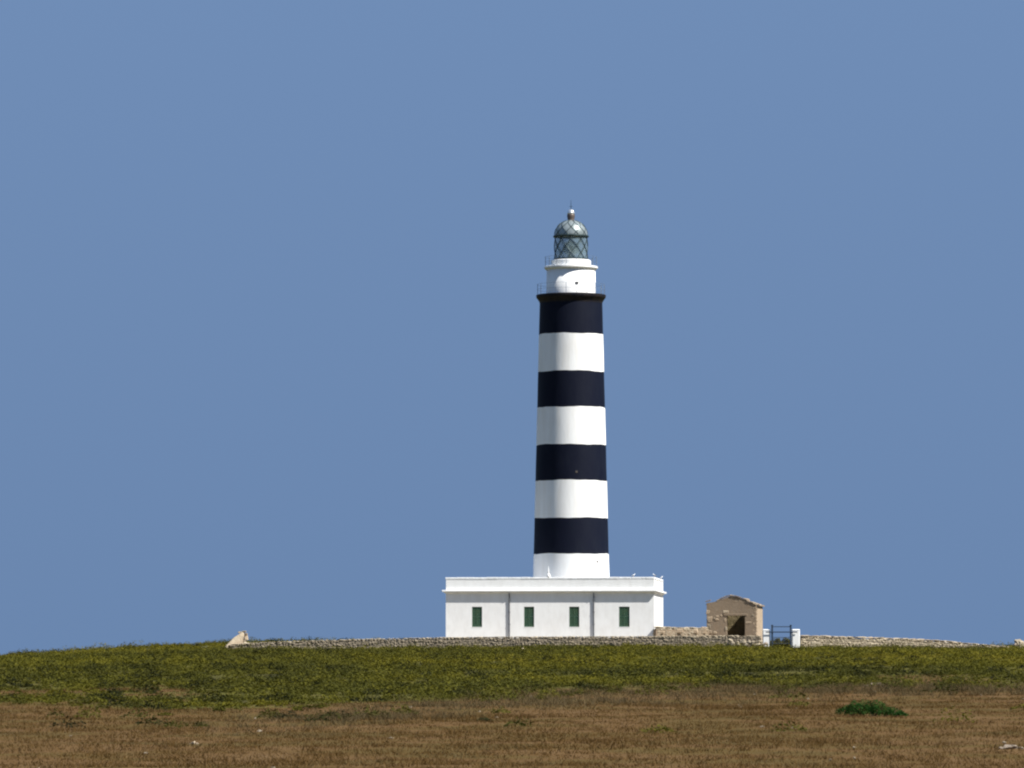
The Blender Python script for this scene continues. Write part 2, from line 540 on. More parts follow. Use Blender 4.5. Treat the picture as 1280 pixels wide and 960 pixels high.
def railing(name, rad, z0, z1, nposts, rails):
    n = 64
    ro = empty(name)
    ro.parent = tower
    for q in rails:
        z = z0 + (z1 - z0) * q
        v, f = [], []
        for k in range(n):
            t = 2 * math.pi * k / n
            for j in range(5):
                a = 2 * math.pi * j / 5
                rr = rad + .010 * math.cos(a)
                v.append((rr * math.cos(t), rr * math.sin(t), z + .010 * math.sin(a)))
        for k in range(n):
            for j in range(5):
                f.append((k * 5 + j, ((k + 1) % n) * 5 + j, ((k + 1) % n) * 5 + (j + 1) % 5, k * 5 + (j + 1) % 5))
        mk('rail', v, f, 'rail', ro)
    pm = None
    for k in range(nposts):
        t = 2 * math.pi * (k + .5) / nposts
        if pm is None:
            po = MB().tube((0, 0, z0 - .02), (0, 0, z1), .018, n=6).build('post', 'rail', ro, loc=(rad * math.cos(t), rad * math.sin(t), 0))
            pm = po.data
        else:
            place('post', pm, ro, (rad * math.cos(t), rad * math.sin(t), 0))
railing('railing', K * 42.4, tz(365.7), tz(353.0), 20, (0.5, 1.0))
railing('railing', K * 32.6, tz(331.0), tz(319.5), 16, (0.5, 1.0))

# lantern
LR = K * 20.6
lz0, lz1 = tz(323.4), tz(294.0)
glass = MB().lathe([(LR, lz0 + .02), (LR, lz1)], 48, close=False).build('lantern_glass', 'glass', tower, True)
MB().lathe([(LR - .05, lz0 - .03), (LR + .06, lz0 - .03), (LR + .06, lz0 + .13), (LR - .05, lz0 + .13)], 64, False).build('lower_ring', 'lattice', tower)
MB().lathe([(LR - .04, lz1 - .06), (LR + .11, lz1 - .06), (LR + .13, lz1 + .02), (LR + .09, lz1 + .07), (LR - .04, lz1 + .07)], 64, False).build('upper_ring', 'lattice', tower)
dz = tz(275.5) - lz1
def dome_r(t):                       # t 0..1 along height
    return LR * max(0.0, 1 - (t * .97) ** 2.35) ** 0.55
dome = MB().lathe([(dome_r(t), lz1 + .05 + dz * t) for t in [i / 16 for i in range(17)]], 64).build('dome', 'dome', tower, True)
NB = 10
for sgn in (1, -1):
    bar = MB()
    pts = []
    for s in range(9):
        a = sgn * s / 8 * R(62)
        pts.append(((LR + .025) * math.cos(a), (LR + .025) * math.sin(a), lz0 + (lz1 - lz0) * s / 8))
    bar.path(pts, .032, 5)
    rib = MB()
    pts = []
    for s in range(12):
        t = s / 11 * .97
        a = sgn * (R(62) + t * R(55))
        rr = dome_r(t) + .012
        pts.append((rr * math.cos(a), rr * math.sin(a), lz1 + .05 + dz * t))
    rib.path(pts, .028, 5)
    b0, r0 = None, None
    for k in range(NB):
        ang = 2 * math.pi * k / NB
        if b0 is None:
            b0 = bar.build('glazing_bar', 'lattice', glass, rot=(0, 0, ang)).data
            r0 = rib.build('rib', 'lattice', dome, rot=(0, 0, ang)).data
        else:
            place('glazing_bar', b0, glass, rot=(0, 0, ang))
            place('rib', r0, dome, rot=(0, 0, ang))
# lamp optic inside the lantern
ow = []
for i in range(15):
    t = i / 14
    ow.append(((.20 + .50 * math.sin(math.pi * t) ** .7) + (.03 if i % 2 else 0), lz0 + .42 + t * 1.15))
optic = MB().lathe(ow, 32).build('lamp_optic', 'glass', tower)
MB().tube((0, 0, lz0 - .02), (0, 0, lz0 + .44), .24, .2, 16).build('optic_pedestal', 'lattice', tower)
MB().lathe([(.05, lz0 + .75), (.13, lz0 + .82), (.13, lz0 + 1.15), (.05, lz0 + 1.22)], 12).build('lamp', 'lattice', tower)
# ventilator and rod
vz = tz(277)
MB().lathe([(K * 5.2, vz - .1), (K * 4.6, vz + .05), (K * 4.2, vz + .12), (K * 4.4, vz + .3), (K * 4.9, vz + .45), (K * 4.9, vz + .60), (K * 3.9, vz + .75)], 32).build('ventilator', 'copper', tower, True)
MB().lathe([(K * 4.6, vz + .66), (K * 4.7, vz + .74), (K * 4.2, vz + .88), (K * 2.9, vz + 1.0), (K * 1.2, vz + 1.06), (.02, vz + 1.08)], 32).build('ventilator_cap', 'silver', tower, True)
MB().tube((0, 0, vz + 1.05), (0, 0, tz(250)), .028, .012, 6).tube((-.16, 0, vz + 1.3), (.16, 0, vz + 1.3), .012, n=5).build('lightning_rod', 'lattice', tower)

# ------------------------------------------------------------------ the keeper's house
HA = R(-5.5)
HW, HD = 16.85, 11.0
hx, hy = xr(817, 0), 0.0
house = empty('keepers_house', (hx, hy, 0.0), HA)       # local x runs left (negative) along the front, y back into the house
tag(house, 'long low white flat-roofed house with green shuttered windows at the tower foot', 'house')
def hxl(px):                                             # pixel column -> local x on the front wall
    c, s = math.cos(HA), math.sin(HA)
    k = (px - 640.0) / FPX
    # world X = hx + u c, world Y = u s
    return (k * (DIST + hy) - hx) / (c - k * s)
H_TOP = zr(738.2)
wins = [(590.0, 602.6), (655.0, 667.6), (711.4, 724.0), (773.6, 786.8)]
holes = [(hxl(a), hxl(b), zr(783.6), zr(758.2)) for a, b in wins]
REV = 0.16
def house_wall():
    v, f = [], []
    xs = sorted({-HW, 0.0, *[h[0] for h in holes], *[h[1] for h in holes]})
    zs = sorted({-0.8, H_TOP, holes[0][2], holes[0][3]})
    for i in range(len(xs) - 1):
        for j in range(len(zs) - 1):
            x0, x1, z0, z1 = xs[i], xs[i + 1], zs[j], zs[j + 1]
            cx, cz = (x0 + x1) / 2, (z0 + z1) / 2
            if any(h[0] < cx < h[1] and h[2] < cz < h[3] for h in holes):
                b = len(v)
                for y in (0, REV):
                    v += [(x0, y, z0), (x1, y, z0), (x1, y, z1), (x0, y, z1)]
                f += [(b, b + 1, b + 5, b + 4), (b + 1, b + 2, b + 6, b + 5), (b + 2, b + 3, b + 7, b + 6), (b + 3, b, b + 4, b + 7), (b + 4, b + 5, b + 6, b + 7)]
                continue
            b = len(v)
            v += [(x0, 0, z0), (x1, 0, z0), (x1, 0, z1), (x0, 0, z1)]
            f.append((b, b + 1, b + 2, b + 3))
    b = len(v)
    v += [(-HW, 0, -.8), (0, 0, -.8), (0, HD, -.8), (-HW, HD, -.8), (-HW, 0, H_TOP), (0, 0, H_TOP), (0, HD, H_TOP), (-HW, HD, H_TOP)]
    f += [(b + 1, b + 2, b + 6, b + 5), (b + 2, b + 3, b + 7, b + 6), (b + 3, b, b + 4, b + 7), (b + 4, b + 5, b + 6, b + 7)]
    return mk('wall', v, f, 'white', house)
wall = house_wall()
O = 0.30
MB().box(-HW - O, O, -O, HD + O, zr(739.4), zr(737.2), .025).box(-HW - .14, .14, -.14, HD + .14, zr(741.0), zr(739.5), .02).build('cornice', 'white', house)
T = .32
def ring_boxes(mb, out, t, z0, z1, bev):
    mb.box(-HW - out, out, -out, t, z0, z1, bev)
    mb.box(-HW - out, out, HD - t, HD + out, z0, z1, bev)
    mb.box(-HW - out, -HW + t, t + .002, HD - t - .002, z0, z1, bev)
    mb.box(-t, out, t + .002, HD - t - .002, z0, z1, bev)
    return mb
par = ring_boxes(MB(), -.004, T, zr(737.4), zr(723.8), .01).build('parapet', 'white', house)
# the coping: many short lengths, each a little uneven
u = -HW - .05
cope = MB()
while u < .05:
    w = min(random.uniform(.7, 1.3), .05 - u)
    if w < .1: break
    dzc = random.uniform(-.012, .014)
    cope.box(u, u + w - .006, -.018 + random.uniform(-.006, .006), T + .03, zr(723.9), zr(721.2) + dzc, .03)
    u += w
ring2 = MB()
ring2.box(-T - .03, .05, T + .04, HD + .05, zr(723.9), zr(721.2), .03).box(-HW - .05, -HW + T + .03, T + .04, HD + .05, zr(723.9), zr(721.2), .03)
ring2.box(-HW + T + .04, -T - .04, HD - T - .03, HD + .05, zr(723.9), zr(721.2), .03)
cope.add(ring2.v, ring2.f)
cope.build('coping', 'coping', par)
# plain corner strips on the right hand end
MB().box(.002, .035, .0, .40, -.8, zr(741.3), .01).build('corner_strip', 'white', house)
MB().box(.002, .035, HD - 1.0, HD, -.8, zr(741.3), .01).build('corner_strip', 'white', house)
MB().box(.002, .035, .0, .35, zr(737.1), zr(724), .008).build('corner_strip', 'white', house)
MB().box(.002, .035, HD - 1.0, HD, zr(737.1), zr(724), .008).build('corner_strip', 'white', house)
MB().box(-HW + T, -T, T, HD - T, H_TOP + .01, H_TOP + .12).build('roof', 'white', house)
for (x0, x1, z0, z1) in holes:
    win = empty('window', (x0, 0, z0))
    win.parent = house
    w, h = x1 - x0, z1 - z0
    MB().box(0.002, .05, .05, .13, 0.002, h - .002).box(w - .05, w - .002, .05, .13, .002, h - .002).box(.05, w - .05, .05, .13, h - .055, h - .002).box(.05, w - .05, .05, .13, .002, .05).build('frame', 'shutter', win)
    lw = (w - .10) / 2
    for s in range(2):
        a = .05 + s * lw + .004
        b = a + lw - .008
        sh = MB().box(a, a + .05, .045, .085, .055, h - .06).box(b - .05, b, .045, .085, .055, h - .06)
        for zz in (.055, h * .5 - .04, h - .14):
            sh.box(a + .05, b - .05, .046, .084, zz, zz + .08)
        zz = .15
        while zz < h - .16:
            if abs(zz - h * .5) > .05:
                y0 = .05
                sh.add([(a + .05, y0, zz), (b - .05, y0, zz), (b - .05, y0 + .03, zz + .045), (a + .05, y0 + .03, zz + .045),
                        (a + .05, y0 + .008, zz - .006), (b - .05, y0 + .008, zz - .006), (b - .05, y0 + .038, zz + .039), (a + .05, y0 + .038, zz + .039)],
                       [(0, 1, 2, 3), (7, 6, 5, 4), (0, 4, 5, 1), (3, 2, 6, 7)])
            zz += .05
        sh.build('shutter', 'shutter', win)
    MB().box(-.05, w + .05, -.012, .045, -.06, -.002, .005).build('sill', 'white', win)
for px in (636.8, 742.2):
    x = hxl(px)
    dp = MB().path([(x, -.20, zr(741)), (x, -.20, zr(742.6)), (x, -.075, zr(744.5)), (x, -.075, zr(797))], .05, 10).build('downpipe', 'pipe', house)
    for z in (zr(750), zr(765), zr(780)):
        MB().box(x - .085, x + .085, -.115, .0, z - .02, z + .02).build('bracket', 'pipe', dp)

# white spike standing on the parapet
fx = hxl(685.3)
fin = empty('roof_spike', (hx + fx * math.cos(HA) - .15 * math.sin(HA), fx * math.sin(HA) + .15 * math.cos(HA), zr(721.2)))
tag(fin, 'slim white tapered spike on the house parapet just before the tower', 'finial')
MB().lathe([(.17, -.012), (.16, .10), (.12, .24), (.075, .32)], 20).build('base', 'white', fin, True)
MB().lathe([(.075, .30), (.055, .45), (.03, .72), (.012, .88)], 14).build('spike', 'white', fin, True)

# gulls on the parapet
def gull(px, face, label, yloc, pose=0.0):
    x = hxl(px)
    zt_ = zr(721.2) + .012
    wx = hx + x * math.cos(HA) - yloc * math.sin(HA)
    wy = x * math.sin(HA) + yloc * math.cos(HA)
    g = empty('gull', (wx, wy, zt_), face)
    g.scale = (.72, .72, .72)
    tag(g, label, 'bird', 'gulls on the house parapet')
    rings = [(-.20, .155, .012, .010), (-.14, .165, .045, .035), (-.05, .18, .078, .07), (.04, .20, .085, .08), (.11, .235, .066, .065),
             (.15, .285, .042, .045), (.17, .33, .042, .045), (.20, .35, .038, .038), (.23, .35, .016, .016)]
    n = 12
    v, f = [], []
    for (xx, zz, ry, rz) in rings:
        for k in range(n):
            t = 2 * math.pi * k / n
            v.append((xx, ry * math.cos(t), zz + rz * math.sin(t)))
    for i in range(len(rings) - 1):
        for k in range(n):
            f.append((i * n + k, i * n + (k + 1) % n, (i + 1) * n + (k + 1) % n, (i + 1) * n + k))
    f += [tuple(range(n - 1, -1, -1)), tuple(range((len(rings) - 1) * n, len(rings) * n))]
    mk('body', v, f, 'feather_white', g, True)
    for s in (-1, 1):
        w = [(-.27, s * .035, .165), (-.10, s * .090, .15), (.07, s * .10, .17), (.09, s * .075, .235), (-.03, s * .078, .245), (-.20, s * .04, .19)]
        w2 = [(a, b * .78, c) for a, b, c in w]
        q = [(0, 1, 2, 3, 4, 5), (11, 10, 9, 8, 7, 6)] + [(i, (i + 1) % 6, 6 + (i + 1) % 6, 6 + i) for i in range(6)]
        mk('wing', w + w2, q, 'feather_grey', g)
        MB().tube((.0, s * .03, .0), (.01, s * .03, .13), .008, n=6).box(-.01, .05, s * .03 - .018, s * .03 + .018, 0, .008).build('leg', 'beak', g)
    MB().tube((.225, 0, .35), (.285, 0, .338), .013, .004, 6).build('beak', 'beak', g)
gull(791.5, R(15), 'white gull perched on the front parapet halfway from the tower to the corner', .12)
gull(818.0, R(150), 'white gull perched on the front right corner of the house parapet', .14)
gull(816.6, R(30), 'white gull perched far back on the right side parapet of the house', 9.6)

# ------------------------------------------------------------------ dry stone walls
STONES = [rough_stone(1, 1, 1, 100 + i, .15) for i in range(14)]
def stone_run(mb, a, b, top0, top1, base_fn, thick, size, seed, gap=.015):
    """uneven courses of stones along a-b below the line top0(t)"""
    r = random.Random(seed)
    a, b = Vector((a[0], a[1], 0)), Vector((b[0], b[1], 0))
    L = (b - a).length
    ux = (b - a) / L
    uy = Vector((-ux.y, ux.x, 0))
    for side in (-1, 1):
        depth = 0.0
        for course in range(12):
            ch = size * r.uniform(.6, .85)
            u = -r.random() * size
            any_ = False
            while u < L:
                w = r.choice((.6, .8, 1.0, 1.3, 1.7)) * size * r.uniform(.85, 1.15)
                t = min(1, max(0, (u + w / 2) / L))
                c0 = a + ux * (t * L)
                zt_ = top0(t) - depth + .02 * math.sin(u * 2.1 + course * 1.7 + side) + .02 * math.sin(u * .77 + course * 3)
                if u + w * .3 > 0 and u + w * .7 < L and zt_ > base_fn(c0.x, c0.y) - .25:
                    any_ = True
                    sv, sf = STONES[r.randrange(14)]
                    h = ch * r.uniform(.8, 1.25)
                    ww, tt, hh = w * r.uniform(.92, 1.08) - gap, thick * .55, h - gap
                    c = c0 + uy * (side * thick * .27 + r.uniform(-.018, .018))
                    zc = zt_ - ch / 2 + r.uniform(-.03, .03)
                    ro = r.uniform(-.18, .18)
                    cr, sr = math.cos(ro), math.sin(ro)
                    vv = []
                    for q in sv:
                        lx, lz = q[0] * ww, q[2] * hh
                        vv.append(tuple(c + ux * (lx * cr - lz * sr) + uy * (q[1] * tt) + Vector((0, 0, zc + lx * sr + lz * cr))))
                    mb.add(vv, sf)
                u += w
            depth += ch
            if not any_: break
def core_run(a, b, top, base_fn, thick, n=24):
    a, b = Vector((a[0], a[1], 0)), Vector((b[0], b[1], 0))
    ux = (b - a).normalized()
    uy = Vector((-ux.y, ux.x, 0))
    v, f = [], []
    for i in range(n + 1):
        t = i / n
        p = a.lerp(b, t)
        z1 = top(t) - .10
        z0 = base_fn(p.x, p.y) - .4
        for s in (-1, 1):
            for z in (z0, z1):
                q = p + uy * s * thick * .47
                v.append((q.x, q.y, z))
    for i in range(n):
        k = i * 4
        f += [(k, k + 4, k + 5, k + 1), (k + 2, k + 3, k + 7, k + 6), (k + 1, k + 5, k + 7, k + 3), (k, k + 2, k + 6, k + 4)]
    f += [(0, 1, 3, 2), (n * 4, n * 4 + 2, n * 4 + 3, n * 4 + 1)]
    return v, f
def cap_run(mb, a, b, top, thick, seed, size=.7, h=.10, over=.05):
    r = random.Random(seed)
    a, b = Vector((a[0], a[1], 0)), Vector((b[0], b[1], 0))
    L = (b - a).length
    ux = (b - a) / L
    uy = Vector((-ux.y, ux.x, 0))
    u = 0
    while u < L - .05:
        w = min(r.uniform(.6, 1.4) * size, L - u)
        z0, z1 = top(u / L), top(min(1, (u + w) / L))
        sv, sf = STONES[r.randrange(14)]
        hh = h * r.uniform(.8, 1.25)
        vv = []
        for q in sv:
            t = q[0] + .5
            c = a + ux * (u + w * t * .985)
            vv.append(tuple(c + uy * (q[1] * (thick + 2 * over)) + Vector((0, 0, z0 + (z1 - z0) * t + hh * (q[2] + .5) + r.uniform(-.012, .012)))))
        mb.add(vv, sf)
        u += w

# front wall: from the sloped block on the left to the gate
WY = -3.0
def wall_top_row(px):
    return np.interp(px, [279, 290, 310, 360, 440, 550, 640, 800, 880, 955], [809.0, 805.6, 804.0, 802.3, 799.3, 797.0, 796.0, 795.6, 794.8, 795.0])
wa, wb = (xr(280, WY), WY), (xr(951, WY), WY)
def front_top(t):
    px = 280 + (951 - 280) * t
    return zr(float(wall_top_row(px)), WY) - .05
fw = empty('dry_stone_wall', (0, 0, 0))
tag(fw, 'long low grey-brown dry stone wall in front of the white house', 'wall', 'stone walls round the lighthouse yard', 'thing')
mb = MB(); stone_run(mb, wa, wb, front_top, None, gz, .55, .21, 5)
tag(mb.build('stones', 'stone', fw), kind='stuff')
v, f = core_run(wa, wb, front_top, gz, .55, 40); mk('earth_core', v, f, 'core', fw)
mb = MB(); cap_run(mb, wa, wb, front_top, .55, 9, .38, .07, .0)
tag(mb.build('cap_stones', 'stone_pale', fw), kind='stuff')

# yard wall between house and shed
ya, yb = (xr(818.2, -.35), -.35), (xr(884, 2.1), 2.1)
def yard_top(t): return zr(783.6 + .8 * t, .5) - .10
yw = empty('yard_wall', (0, 0, 0))
tag(yw, 'short rough tan stone wall joining white house and ruined shed', 'wall', 'stone walls round the lighthouse yard', 'thing')
mb = MB(); stone_run(mb, ya, yb, yard_top, None, lambda x, y: -.35, .45, .26, 15)
tag(mb.build('stones', 'stone', yw), kind='stuff')
v, f = core_run(ya, yb, yard_top, lambda x, y: -.35, .45, 8); mk('earth_core', v, f, 'render', yw)
mb = MB(); cap_run(mb, ya, yb, yard_top, .45, 19, .6, .11, .02)
tag(mb.build('cap_stones', 'stone_pale', yw), kind='stuff')
for (px, row, w, h) in ((846, 788.5, .85, .34), (826, 790.5, .5, .25), (868, 789, .55, .35), (880, 787.5, .4, .5)):
    sv, sf = rough_stone(w, .2, h, int(px), .1)
    mk('stone', sv, sf, 'sand', yw, loc=(xr(px, .6), ya[1] + (yb[1] - ya[1]) * (px - 818) / 66 - .24, zr(row, .6)))

# right hand wall, falling away to the right
ra, rb = (xr(1000, -2.6), -2.6), (xr(1262, 4.2), 4.2)
def right_top(t):
    px = 1000 + 262 * t
    row = np.interp(px, [1000, 1060, 1120, 1180, 1220, 1262], [794.3, 795.6, 797.6, 801.0, 804.6, 808.3])
    return zr(float(row), -2.6 + 6.8 * t) - .11
rw = empty('dry_stone_wall', (0, 0, 0))
tag(rw, 'pale stone wall right of the gate sloping down to the right', 'wall', 'stone walls round the lighthouse yard', 'thing')
mb = MB(); stone_run(mb, ra, rb, right_top, None, gz, .5, .20, 25)
tag(mb.build('stones', 'stone_pale', rw), kind='stuff')
v, f = core_run(ra, rb, right_top, gz, .5, 30); mk('earth_core', v, f, 'core', rw)
mb = MB(); cap_run(mb, ra, rb, right_top, .5, 29, .8, .12, .03)
tag(mb.build('cap_stones', 'cream', rw), kind='stuff')

# sloped cream block at the left end of the front wall
ab = empty('sloped_block', (xr(294, WY), WY + .75, zr(808, WY)))
tag(ab, 'cream sloping stone block behind the left end of the low wall', 'stone block')
prof = [(281.5, 810), (283, 806.4), (287, 802.4), (291.5, 797.6), (296, 794.4), (300.5, 791.6), (303.6, 790.6), (304.4, 791.6), (304.6, 795), (303.6, 800), (302.8, 806), (302, 811)]
pts = [((p - 294) * (DIST + WY) / FPX, (808 - r) * (DIST + WY) / FPX) for p, r in prof]
n = len(pts)
v, f = [], []
rr_ = random.Random(3)
for (yo, sc) in ((-.62, .93), (-.50, 1.0), (.30, 1.0), (.45, .94)):
    for (x, z) in pts:
        v.append((x * sc + rr_.uniform(-.015, .015), yo + z * .42 + rr_.uniform(-.02, .02), z * (sc if z > 0 else 1) + rr_.uniform(-.012, .012)))
for s in range(3):
    for k in range(n):
        f.append((s * n + (k + 1) % n, s * n + k, (s + 1) * n + k, (s + 1) * n + (k + 1) % n))
f += [tuple(range(n)), tuple(range(4 * n - 1, 3 * n - 1, -1))]
mk('ramp', v, f, 'cream', ab)
for (px, row, w, h, dp, mt) in ((307.0, 793.4, .24, .34, .35, 'sand'), (307.4, 797.4, .26, .34, .35, 'cream'), (300.0, 790.4, .42, .15, .3, 'stone'), (304.6, 789.6, .30, .15, .28, 'stone'), (305.4, 802.0, .30, .36, .35, 'core'), (302.4, 804.6, .40, .28, .2, 'stone'), (297.0, 805.2, .42, .26, .1, 'stone'), (290.5, 806.0, .36, .22, .1, 'stone'), (295.5, 800.6, .10, .10, .75, 'stone'), (306.8, 805.5, .36, .34, .3, 'stone_pale')):
    sv, sf = rough_stone(w, .5, h, int(px * 10), .14)
    mk('stone', sv, sf, mt, ab, loc=((px - 294) * .064, .10 - dp * .3 + (808 - row) * .064 * .40, (808 - row) * .064))

# rubble at the foot of the wall by the gate, a step block, the cairn at the right end
def pile(name, label, cat, spots, Y, material, seed):
    px0 = sum(s[0] for s in spots) / len(spots)
    x0 = xr(px0, Y)
    g = empty(name, (x0, Y, gz(x0, Y)))
    tag(g, label, cat)
    for i, (px, row, w, h) in enumerate(spots):
        sv, sf = rough_stone(w, w * .8, h, seed + i, .2)
        mk('stone', sv, sf, material[i % len(material)], g, loc=(xr(px, Y) - x0, random.uniform(-.2, .1), zr(row, Y) - gz(x0, Y)), rot=(random.uniform(-.2, .2), random.uniform(-.3, .3), random.uniform(0, 3)))
    return g
pile('rubble_pile', 'heap of fallen grey stones at the wall foot below the ruined shed', 'rubble',
     [(915, 804, .42, .34), (920, 808, .36, .28), (928, 807.5, .34, .28), (934, 810, .26, .2), (925, 811, .28, .2), (909, 806, .3, .24), (940, 804, .36, .28), (945, 807, .3, .22), (936, 803, .38, .3), (928, 802, .4, .3), (912, 801, .34, .28), (917, 812, .24, .16), (922, 804, .3, .26), (932, 806, .28, .22)], -3.75, ['stone', 'stone_pale', 'stone'], 300)
pile('rubble_pile', 'small pile of whitish stones against the left white gate pillar', 'rubble',
     [(950, 803, .40, .24), (953, 806.5, .36, .24), (957, 804.6, .32, .22), (948, 806, .30, .24), (955, 808.6, .28, .18)], -4.0, ['stone_pale', 'stone', 'rock'], 330)
cairn = pile('stone_cairn', 'small cairn of tan stones beyond the right end of the wall', 'cairn',
     [(1268.5, 807, .55, .5), (1273.5, 806.5, .5, .6), (1271, 803, .5, .45), (1275.5, 804, .4, .45), (1269, 801.2, .28, .25), (1276.5, 808, .4, .35), (1266, 809, .4, .3)], 3.0, ['rock', 'stone_pale', 'stone'], 350)
sb = empty('step_block', (xr(1020, -3.6), -3.6, gz(xr(1020, -3.6), -3.6)))
tag(sb, 'squared pale stone step at the wall foot right of the gate', 'stone block')
bz = sb.location.z
for i, (x0, x1, r0, r1) in enumerate(((-.46, .46, 811, 806.2), (-.42, .30, 806.1, 802.6))):
    MB().box(x0, x1, -.3 + i * .08, .35, zr(r0, -3.6) - bz, zr(r1, -3.6) - bz, .04).build('slab', 'stone_pale', sb)

def loose_rock(px, row, Y, w, h, label, material='rock', seed=1):
    x = xr(px, Y)
    g = empty('loose_rock', (x, Y, gz(x, Y)))
    tag(g, label, 'rock')
    sv, sf = rough_stone(w, w * .7, h, seed, .22)
    sv = [(a, b, c + h * .28) for a, b, c in sv]
    mk('stone', sv, sf, material, g, rot=(0, .1, seed))
    for k in range(2):
        sv, sf = rough_stone(w * .4, w * .35, h * .5, seed + 9 + k, .22)
        mk('stone', sv, sf, material, g, loc=((-1) ** k * w * .62, -.1 * w, h * .1), rot=(0, 0, k * 2))
    return g

# ------------------------------------------------------------------ gate
GY = -3.0
gxl, gxr = xr(957.2, GY), xr(994.2, GY)
for (px0, px1, r0, r1, lab) in ((952.6, 962.4, 786.6, 806, 'white gate pillar on the left, next to the ruined shed'), (989.2, 999.4, 786.6, 808, 'white gate pillar on the right, at the start of the pale sloping wall')):
    xc = xr((px0 + px1) / 2, GY)
    w = xr(px1, GY) - xr(px0, GY)
    g = empty('gate_pillar', (xc, GY, gz(xc, GY)))
    tag(g, lab, 'gate pillar', 'white gate pillars')
    z0 = -.3
    z1 = zr(r0, GY) - gz(xc, GY)
    MB().box(-w / 2 + .02, w / 2 - .02, -w / 2, w / 2, z0, z1 - .10, .05).build('shaft', 'white', g)
    MB().box(-w / 2, w / 2, -w / 2 - .02, w / 2 + .02, z1 - .14, z1, .07).build('cap', 'white', g)
gx0, gx1 = xr(964.8, GY - .35), xr(988.0, GY - .35)
gb = gz((gx0 + gx1) / 2, GY)
gate = empty('metal_gate', ((gx0 + gx1) / 2, GY - .35, gb))
tag(gate, 'dark blue metal bar gate between two white pillars', 'gate')
gw = (gx1 - gx0) / 2
def grow(r): return zr(r, GY - .35) - gb
for s in (-1, 1):
    po = MB().box(s * gw - .07, s * gw + .07, -.06, .06, -.05, grow(781.8), .012).build('post', 'gate', gate)
    MB().box(s * gw - .09, s * gw + .09, -.08, .08, grow(781.9), grow(781.0), .015).build('post_cap', 'gate', po)
MB().tube((-gw + .07, 0, grow(783.3)), (gw - .07, 0, grow(783.3)), .035, n=8).build('top_rail', 'gate', gate)
MB().box(-gw - .52, gw + .52, -.10, -.062, grow(790.8), grow(789.4), .01).build('cross_bar', 'gate', gate)
leafp = MB()
for zz in (grow(796.6), grow(804.5)):
    leafp.tube((-gw + .07, .0, zz), (gw - .07, .0, zz), .022, n=6)
leafp.build('leaf_frame', 'gate', gate)
m0 = None
for k in range(13):
    x = -gw + .12 + (2 * gw - .24) * k / 12
    if m0 is None:
        m0 = MB().tube((0, 0, grow(805)), (0, 0, grow(796.6)), .011, n=5).build('bar', 'gate', gate, loc=(x, 0, 0)).data
    else:
        place('bar', m0, gate, (x, 0, 0))

# ------------------------------------------------------------------ ruined shed
SA = R(-9.5)
SY = 2.2
sxr = xr(945.2, SY)
SW, SD, ST = 4.06, 4.4, .52
shed = empty('ruined_shed', (sxr, SY, 0.0), SA)
tag(shed, 'tan stone shed in ruins with a dark doorway and low gable', 'shed')
Yl = SY + SW * math.sin(-SA)
ze_r, ze_l, z_ap = zr(756.8, SY), zr(753.6, Yl), zr(745.0, SY)
apx = -SW * .52
dx0, dx1, dzt = -2.42, -.93, zr(769.6, SY)
def front_wall_shed():
    y0, y1, zb_ = 0, ST, -.6
    outer = [(-SW, zb_), (-SW, ze_l), (-SW * .80, ze_l + .10), (-SW * .62, z_ap - .06), (apx, z_ap), (-SW * .42, z_ap - .02), (-SW * .2, ze_r + .42), (0, ze_r), (0, zb_)]
    # columns between x-breaks; opening between dx0 and dx1 up to dzt
    def top(x):
        xs_ = [-SW, -SW * .80, -SW * .62, apx, -SW * .42, -SW * .2, 0]
        zs_ = [ze_l, ze_l + .12, z_ap - .08, z_ap, z_ap - .03, ze_r + .40, ze_r]
        return float(np.interp(x, xs_, zs_))
    xs_ = sorted({-SW, -SW * .9, -SW * .80, -SW * .7, dx0, apx, -SW * .42, -SW * .35, dx1, -SW * .2, -SW * .1, 0.0})
    v, f = [], []
    rj = random.Random(4)
    tops = {x: top(x) + rj.uniform(-.03, .03) for x in xs_}
    for a, b in zip(xs_[:-1], xs_[1:]):
        zb2 = dzt if (a >= dx0 - 1e-6 and b <= dx1 + 1e-6) else zb_
        k = len(v)
        v += [(a, y0, zb2), (b, y0, zb2), (b, y0, tops[b]), (a, y0, tops[a]), (a, y1, zb2), (b, y1, zb2), (b, y1, tops[b]), (a, y1, tops[a])]
        f += [(k, k + 1, k + 2, k + 3), (k + 5, k + 4, k + 7, k + 6), (k + 3, k + 2, k + 6, k + 7), (k, k + 4, k + 5, k + 1)]
        if abs(a + SW) < 1e-6 or abs(a - dx1) < 1e-6: f.append((k, k + 3, k + 7, k + 4))
        if abs(b) < 1e-6 or abs(b - dx0) < 1e-6: f.append((k + 1, k + 5, k + 6, k + 2))
    return mk('front_wall', v, f, 'render', shed), top
fwall, gtop = front_wall_shed()
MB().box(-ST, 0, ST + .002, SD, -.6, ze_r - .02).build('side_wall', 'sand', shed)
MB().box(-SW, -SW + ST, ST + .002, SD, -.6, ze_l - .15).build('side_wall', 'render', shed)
bw = MB()
bw.box(-SW + ST + .002, -ST - .002, SD - ST, SD, -.6, ze_r - .05)
bw.build('back_wall', 'inner', shed)
MB().box(-SW, 0, .0, SD, -.7, -.58).build('floor', 'core', shed)
